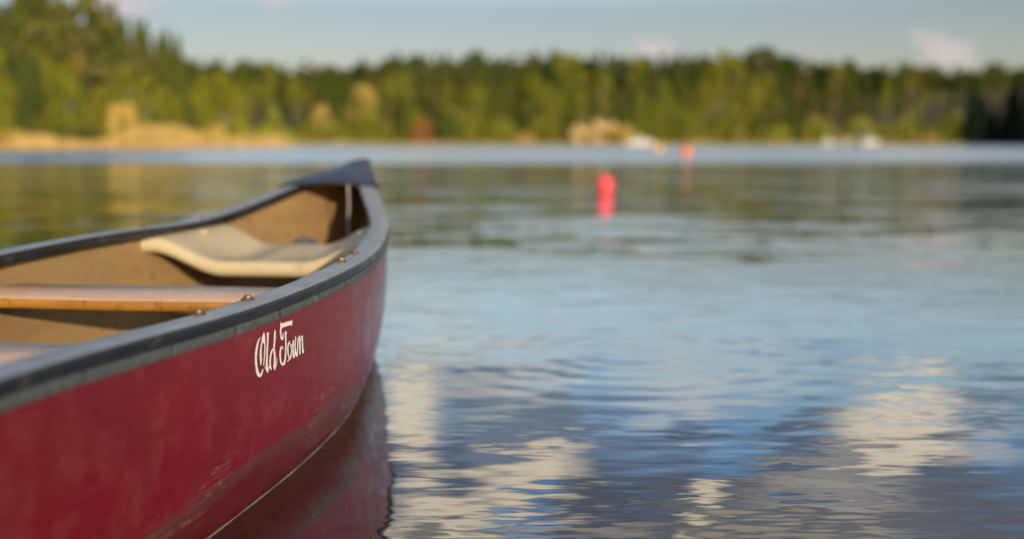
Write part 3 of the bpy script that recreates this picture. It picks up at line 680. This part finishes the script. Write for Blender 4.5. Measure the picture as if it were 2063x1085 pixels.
for u, v, y, w_ in ((456, 148, 122, 1.15), (478, 178, 124, 1.1), (415, 152, 121, .95), (385, 185, 118, 1.0), (400, 200, 112, 1.2)):
    x = at(u, y); 
    if shore_dist([(x, y)])[0] < .5: x = x - 2
    TREES.append((tree('bright', 'birch_tree', x, y, h_for(v, x, y), lab_l['bright'], 'tree', gl_['bright'], w_), 'bright', u, 'tip'))

FT = lambda u: float(np.interp(u, [300, 380, 440, 520, 600, 680, 720, 800, 860, 900, 960, 1000, 1060, 1130, 1210, 1250, 1300, 1380, 1430, 1445, 1500, 1545, 1570, 1620, 1700, 1800, 1900, 1960, 2000, 2063, 2200],
                               [125, 128, 125, 128, 138, 142, 130, 122, 115, 122, 110, 122, 117, 115, 120, 125, 118, 120, 122, 110, 108, 100, 115, 130, 132, 137, 140, 142, 135, 140, 130]))
lab_f = {'spruce': 'dark green spruce in the mixed wood across the lake', 'pine': 'brownish olive pine in the mixed wood across the lake', 'birch': 'yellow-green birch in the mixed wood across the lake', 'dark': 'dark shaded spruce'}
gf_ = {'spruce': 'spruces of the wood across the lake', 'pine': 'pines of the wood across the lake', 'birch': 'birches of the wood across the lake'}
row('skyline', range(330, 2130, 25), 262, FT, {'spruce': 6, 'pine': 1, 'birch': 1}, lab_f, gf_, 8, (-14, 5), 1.25)
row('upper-slope', range(345, 2130, 29), 240, lambda u: FT(u) + 32, {'spruce': 4, 'pine': 2, 'birch': 3}, lab_f, gf_, 9, (-12, 22), 1.25)
row('mid-slope', range(500, 1930, 29), 223, lambda u: FT(u) + 68, {'spruce': 3, 'pine': 2, 'birch': 4}, lab_f, gf_, 10, (-14, 26), 1.3)
row('shoreline', range(570, 1930, 34), lambda u: shore_y(u) + 5.5, lambda u: FT(u) + 105, {'spruce': 2, 'birch': 4, 'pine': 1}, lab_f, gf_, 12, (-20, 22), 1.3)
# the shaded clump at the right
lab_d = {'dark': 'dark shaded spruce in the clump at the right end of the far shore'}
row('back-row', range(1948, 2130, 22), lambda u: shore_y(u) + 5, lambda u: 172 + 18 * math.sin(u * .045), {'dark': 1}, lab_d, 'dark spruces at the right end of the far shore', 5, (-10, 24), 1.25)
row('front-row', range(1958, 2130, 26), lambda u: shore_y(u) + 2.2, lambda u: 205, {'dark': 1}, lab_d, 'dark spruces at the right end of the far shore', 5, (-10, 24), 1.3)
# every tree named by its kind, its row on the slope and what stands below it
def label_trees():
    kinds = {'spruce': 'green spruce', 'pine': 'olive pine', 'birch': 'yellow-green birch', 'dark': 'dark shaded spruce', 'bright': 'bright yellow-green birch'}
    far_s = [(500, 'beyond the tip of the left shore'), (625, 'left of the small pale gold tree'), (695, 'above the small pale gold tree'), (790, 'around the ochre-gold tree'), (880, 'above the rusty orange bush'),
             (1000, 'above the dark rounded bush'), (1110, 'above the low golden bush'), (1270, 'above the three pale bushes'), (1345, 'above the white motorboat'), (1425, 'above the orange-red buoy'),
             (1500, 'on the left half of the skyline hump'), (1580, 'on the right half of the skyline hump'), (1645, 'just left of the moored dinghies'), (1780, 'above the moored dinghies'), (1930, 'between dinghies and dark clump'), (9999, 'over the dark clump at the right')]
    left_s = [(60, 'at the far left of the left shore'), (150, 'well left of the tall ochre willow'), (225, 'just left of the tall ochre willow'), (290, 'behind the tall ochre willow'), (360, 'right of the tall ochre willow'), (9999, 'near the broad ochre bush')]
    nth = ['leftmost', 'second', 'third', 'fourth', 'fifth', 'sixth', 'seventh', 'eighth']
    B = {}
    for r_, key, u, rn in TREES:
        if rn == 'tip': k = ('bright yellow-green birch at the tip of the left shore',)
        elif key == 'dark': k = (f'{rn} dark shaded spruce in the clump at the right',)
        else:
            secs = left_s if rn in ('back-row', 'middle-row', 'front-row') else far_s
            k = (f'{rn} {kinds[key]} ' + next(t_ for lim, t_ in secs if u < lim),)
        B.setdefault(k, []).append((u, r_))
    for (txt,), L_ in B.items():
        L_.sort(key=lambda q: q[0])
        for i, (u, r_) in enumerate(L_):
            if len(L_) == 1: r_['label'] = txt
            elif len(L_) == 2: r_['label'] = txt + (', the left one' if i == 0 else ', the right one')
            else: r_['label'] = txt + ', ' + (nth[i] if i == 0 else nth[i] + ' from left' if i < len(L_) - 1 else 'rightmost')
label_trees()
# trees and bushes with a look of their own
def special(key, name, u, v, dy, label, cat, wide):
    y = shore_y(u) + dy; x = at(u, y); h = h_for(v, x, y); return tree(key, name, x, y, h, label, cat, None, wide)
special('ochre', 'willow_bush', 252, 200, 2.2, 'tall dome-shaped ochre willow before the spruces of the left shore', 'bush', .62)
special('ochre', 'willow_bush', 30, 258, 1.5, 'low ochre bush at the left edge of the reed belt', 'bush', 1.3)
special('ochre', 'willow_bush', 438, 246, 1.6, 'broad rounded ochre bush at the tip of the left shore', 'bush', 1.15)
special('ochre_tree', 'birch_tree', 735, 172, 16, 'ochre-gold tree halfway up the wood left of the orange bush', 'tree', 1.5)
special('ochre_tree', 'birch_tree', 652, 204, 8, 'small pale gold tree above the shore, left of the ochre-gold tree', 'tree', 1.25)
special('rust', 'willow_bush', 851, 238, 2.2, 'rusty orange bush on the far waterline', 'bush', .8)
special('ochre', 'willow_bush', 1052, 264, 1.2, 'low golden bush on the far shore left of the pale bushes', 'bush', 1.5)
special('cream', 'willow_bush', 1168, 247, 1.6, 'leftmost and pinkest of three pale bushes on the far shore', 'bush', .9)
special('cream', 'willow_bush', 1212, 238, 2.6, 'tallest and middle one of three pale yellow bushes on the far shore', 'bush', .95)
special('ochre', 'willow_bush', 1252, 250, 1.8, 'rightmost and most golden of three pale bushes on the far shore', 'bush', .9)
special('ochre', 'willow_bush', 1850, 268, 1.5, 'low golden bush on the far shore beside the dark clump', 'bush', 2.4)
special('dark_bush', 'alder_bush', 905, 232, 1.8, 'dark rounded bush right of the rusty orange bush', 'bush', .8)

# the wood behind the trees one can tell apart: bushes and further crowns that read as one mass
def mass(name, label, samples, mats_, size, seed):
    rg = np.random.default_rng(seed); P = samples(rg); v, f = tris(P, size, rg, .3)
    o = mesh(name, v, f, mats_, smooth=False); tag(o, label, name.replace('_', ' '), kind='stuff'); return o
def wood_far(rg):
    n_ = 26000; u = rg.uniform(300, 2200, n_); y = rg.uniform(266, 276, n_); x = (u - 1031) / F_PX * y; g = ground_z(np.stack([x, y], 1))
    top = np.array([FT(a) for a in u]) + 6 + 7 * np.sin(u * .11) + 6 * np.sin(u * .043 + 1); zt = CAMH + (285 - top) / F_PX * y
    return np.stack([x, y, g + (zt - g) * rg.uniform(0, 1, n_)], 1)
mass('distant_wood', 'dense olive wood closing the gaps behind the trees across the lake', wood_far, G_spruce, .75, 11)
def under_far(rg):
    n_ = 16000; u = rg.uniform(470, 1940, n_); y0 = np.interp(u, np.arange(400, 2001, 20), [shore_y(a) for a in range(400, 2001, 20)]); y = y0 + rg.uniform(2, 16, n_); x = (u - 1031) / F_PX * y; g = ground_z(np.stack([x, y], 1))
    return np.stack([x, y, g + rg.uniform(0, 1, n_) ** 1.3 * (2.6 + 1.3 * np.sin(u * .07) + np.sin(u * .19 + y))], 1)
mass('undergrowth', 'green undergrowth at the foot of the wood across the lake', under_far, G_birch, .42, 12)
def under_left(rg):
    n_ = 30000; u = rg.uniform(-260, 470, n_); uu_ = np.arange(-300, 501, 20); y0 = np.interp(u, uu_, [shore_y(a) for a in uu_]); dd = rg.uniform(1.2, 24, n_); y = y0 + dd; x = (u - 1031) / F_PX * y; g = ground_z(np.stack([x, y], 1))
    k = np.clip((470 - u) / 120, .15, 1)
    return np.stack([x, y, g + rg.uniform(0, 1, n_) ** 1.2 * k * (1.2 + dd * .36 + .8 * np.sin(u * .08) + .5 * np.sin(u * .21 + y))], 1)
mass('undergrowth', 'olive undergrowth filling the wood on the left shore', under_left, G_birch, .26, 13)

special('dark_bush', 'alder_bush', 122, 250, .3, 'olive bush down in the reeds, well left of the tall ochre willow', 'bush', 1.0)
special('dark_bush', 'alder_bush', 182, 256, .3, 'low olive bush in the reeds, just left of the tall ochre willow', 'bush', 1.3)
special('dark_bush', 'alder_bush', 335, 258, .3, 'low olive bush in the reeds, between the tall willow and the broad ochre bush', 'bush', 1.4)
# dry reeds along the waterline: nobody could count them
def reeds():
    rg = np.random.default_rng(5); V = []; F_ = []
    def blades(P, h):
        n_ = len(P); z = np.full(n_, -.02); w_ = .05; ang = rg.uniform(0, 3.14, n_); dx = np.cos(ang) * w_; dy = np.sin(ang) * w_
        hh = h * rg.uniform(.6, 1.15, n_); lx = rg.normal(0, .12, n_); ly = rg.normal(0, .12, n_)
        a = np.stack([P[:, 0] - dx, P[:, 1] - dy, z], 1); b = np.stack([P[:, 0] + dx, P[:, 1] + dy, z], 1); c = np.stack([P[:, 0] + lx + dx * .8, P[:, 1] + ly + dy * .8, z + hh], 1); d_ = np.stack([P[:, 0] + lx - dx * .8, P[:, 1] + ly - dy * .8, z + hh], 1)
        return np.stack([a, b, c, d_], 1).reshape(-1, 3)
    out_ = []
    for (a, b) in zip(SH[:-1], SH[1:]):
        ln = np.linalg.norm(b - a); mid = (a + b) / 2; u_ = 1031 + F_PX * mid[0] / mid[1]
        if u_ < -900 or u_ > 2300: continue
        left = mid[1] < 130 and mid[0] < 0; rate = 190 if left else 40
        n_ = int(ln * rate); t_ = rg.uniform(0, 1, n_); nv = np.array([-(b - a)[1], (b - a)[0]]) / ln
        P = a + t_[:, None] * (b - a) + nv * rg.uniform(-1.2, 1.2 if left else 1.0, n_)[:, None]
        w1 = np.sin(P[:, 0] * .9) * .5 + np.sin(P[:, 0] * .37 + 1) * .5
        h = (1.15 + .85 * w1) if left else (.55 + .35 * np.clip(w1, -.6, 1))
        uu = 1031 + F_PX * P[:, 0] / P[:, 1]
        keep_ = (uu < 1935)
        out_.append(blades(P[keep_], h[keep_]))
    V = np.concatenate(out_); return V, np.arange(len(V)).reshape(-1, 4)
v, f = reeds(); rd = mesh('reeds', v, f, G_reed, smooth=False); tag(rd, 'belt of dry golden reeds along the waterline', 'reeds', kind='stuff')

# ------------------------------------------------------------------ buoys and boats
def plastic(name, c, r=.35):
    m, t, p = mat(name, c, r); co = t.node('ShaderNodeTexCoord').outputs['Object']
    zz_ = t.node('ShaderNodeSeparateXYZ'); t.put(zz_, '0', co)
    k = t.mix(t.ramp(t.noise(co, 9, 4, .6), .35, .7), c, tuple(q * .7 + .03 for q in c))
    k = t.mix(t.math('MULTIPLY', t.ramp(t.math('ADD', zz_.outputs[2], t.math('MULTIPLY', t.noise(co, 14, 3, .6), .05)), .07, .03), .6), k, (.10, .09, .05))      # slime at the waterline
    t.put(p, 'Base Color', k); return m
P_pink = plastic('faded_pink_red_plastic', (.95, .05, .085)); P_orange = plastic('orange_plastic', (.90, .20, .06)); P_yellow = plastic('yellow_plastic', (.80, .50, .10))
P_boat = plastic('white_boat_paint', (.66, .64, .60)); P_cream = plastic('cream_boat_paint', (.78, .62, .42)); P_dk = plastic('dark_glass', (.03, .04, .05), .1); P_metal = plastic('pale_mast_metal', (.60, .55, .48), .4)
def buoy(u, vw, wpx, hpx, m_, label, name='mooring_buoy'):
    y = F_PX * CAMH / (vw - 285); x = at(u, y); k = y / F_PX; r = wpx / 2 * k; h = hpx * k
    b = empty(name, (x, y, 0)); tag(b, label, 'buoy')
    lathe('float_body', [(.35 * r, -.5 * r), (.78 * r, -.2 * h), (.9 * r, 0), (1.0 * r, .28 * h), (1.0 * r, .62 * h), (.86 * r, .82 * h), (.55 * r, .94 * h), (.2 * r, .985 * h)], m_, b, 32)
    lathe('neck', [(.2 * r, .97 * h), (.19 * r, 1.06 * h), (.13 * r, 1.09 * h)], m_, b, 16)
    v, f = tube([(.13 * r * math.cos(a), 0, 1.12 * h + .13 * r * math.sin(a)) for a in np.linspace(0, 6.28, 13)], .04 * r, 6); mesh('ring', v, f, P_metal, b)
    return b
buoy(1218, 389, 34, 36, P_pink, 'pinkish red buoy floating alone in the middle of the calm water')
buoy(1380, 315, 19, 21, P_orange, 'orange-red buoy on the outer lake, right of the white motorboat')
buoy(1324, 305, 15, 17, P_yellow, 'small yellow-orange buoy beside the white motorboat')
def boat_hull(Lb, Bb, H, m_, parent, name='hull'):
    V = []; n1, n2 = 15, 9
    for i in range(n1):
        t_ = i / (n1 - 1); w = Bb / 2 * (math.sin(math.pi * (.25 + .75 * t_)) ** .7 if t_ < 1 else 0.0); w = max(w, .02); sh = H * (1 + .35 * t_ ** 2)
        for j in range(n2):
            q = -1 + 2 * j / (n2 - 1); a_ = abs(q); V.append((-Lb / 2 + Lb * t_ * (1 - .0 * a_) + .12 * Lb * t_ ** 3 * (a_ ** 2) * .6, math.copysign(w * (a_ ** .45), q) if q else 0, -.25 * H + (sh + .25 * H) * a_ ** 2.2))
    Fc = grid_faces(n1, n2, flip=True); Fc.append(tuple(range(n2))); o = mesh(name, V, Fc, m_, parent, auto=50)
    dv = []; 
    for i in range(n1): dv += [V[i * n2], V[i * n2 + n2 - 1]]
    dv = [(x, y, z - .04 * H) for x, y, z in dv]; mesh('deck', dv, grid_faces(n1, 2), m_, parent, smooth=False)
    return o
def motorboat(u, y, Lb, label, rz=.2):
    b = empty('motorboat', (at(u, y), y, 0), rz); tag(b, label, 'boat'); k = Lb / 4
    boat_hull(Lb, 1.6 * k, .62 * k, P_boat, b)
    V = [(-.7 * k, -.55 * k, .6 * k), (.75 * k, -.5 * k, .66 * k), (.75 * k, .5 * k, .66 * k), (-.7 * k, .55 * k, .6 * k), (-.6 * k, -.45 * k, 1.35 * k), (.2 * k, -.4 * k, 1.35 * k), (.2 * k, .4 * k, 1.35 * k), (-.6 * k, .45 * k, 1.35 * k)]
    mesh('cabin', V, [(0, 3, 2, 1), (4, 5, 6, 7), (0, 1, 5, 4), (1, 2, 6, 5), (2, 3, 7, 6), (3, 0, 4, 7)], P_boat, b, smooth=False)
    V = [(.70 * k, -.43 * k, .78 * k), (.70 * k, .43 * k, .78 * k), (.27 * k, .36 * k, 1.28 * k), (.27 * k, -.36 * k, 1.28 * k)]
    mesh('windscreen', [(x + .02, y_, z) for x, y_, z in V], [(0, 1, 2, 3)], P_dk, b, smooth=False)
    for sy in (-1, 1): mesh('side_window', [(-.55 * k, sy * .535 * k, .8 * k), (.35 * k, sy * .51 * k, .8 * k), (.12 * k, sy * .44 * k, 1.25 * k), (-.52 * k, sy * .475 * k, 1.25 * k)], [(0, 1, 2, 3)], P_dk, b, smooth=False)
    v, f = join([box(-Lb / 2 - .32 * k, -Lb / 2, -.14 * k, .14 * k, .45 * k, .95 * k), box(-Lb / 2 - .22 * k, -Lb / 2 - .06 * k, -.05 * k, .05 * k, -.3 * k, .45 * k)]); mesh('outboard_motor', v, f, P_dk, b, smooth=False)
motorboat(1284, 150, 4.2, 'small white motorboat in front of the pale bushes')
motorboat(1745, 178, 4.6, 'cream-white motorboat moored right of the sailing dinghies', .5)
def dinghy(u, y, mast, mm, label, rz):
    b = empty('sailing_dinghy', (at(u, y), y, 0), rz); tag(b, label, 'boat', 'sailing dinghies moored by the far shore'); boat_hull(3.8, 1.3, .5, mm, b)
    v, f = tube([(.5, 0, .3), (.5, 0, mast)], [.055, .035], 8); mesh('mast', v, f, P_metal, b)
    v, f = tube([(.5, 0, 1.0), (-1.5, 0, .95)], [.04, .035], 8); mesh('boom', v, f, P_metal, b)
    v, f = tube([(.45, 0, 1.12), (-.5, 0, 1.12), (-1.4, 0, 1.03)], [.12, .11, .06], 8); mesh('furled_sail', v, f, P_cream, b)
dinghy(1664, 182, 3.2, P_boat, 'leftmost of the four moored sailing dinghies, with the shortest mast', .4)
dinghy(1688, 184, 3.6, P_cream, 'cream sailing dinghy second from the left of the four moored ones', 2.8)
dinghy(1708, 181, 4.0, P_cream, 'cream sailing dinghy third from the left of the four moored ones', .2)
dinghy(1730, 185, 4.8, P_boat, 'white sailing dinghy with the tallest mast, beside the cream-white motorboat', .6)
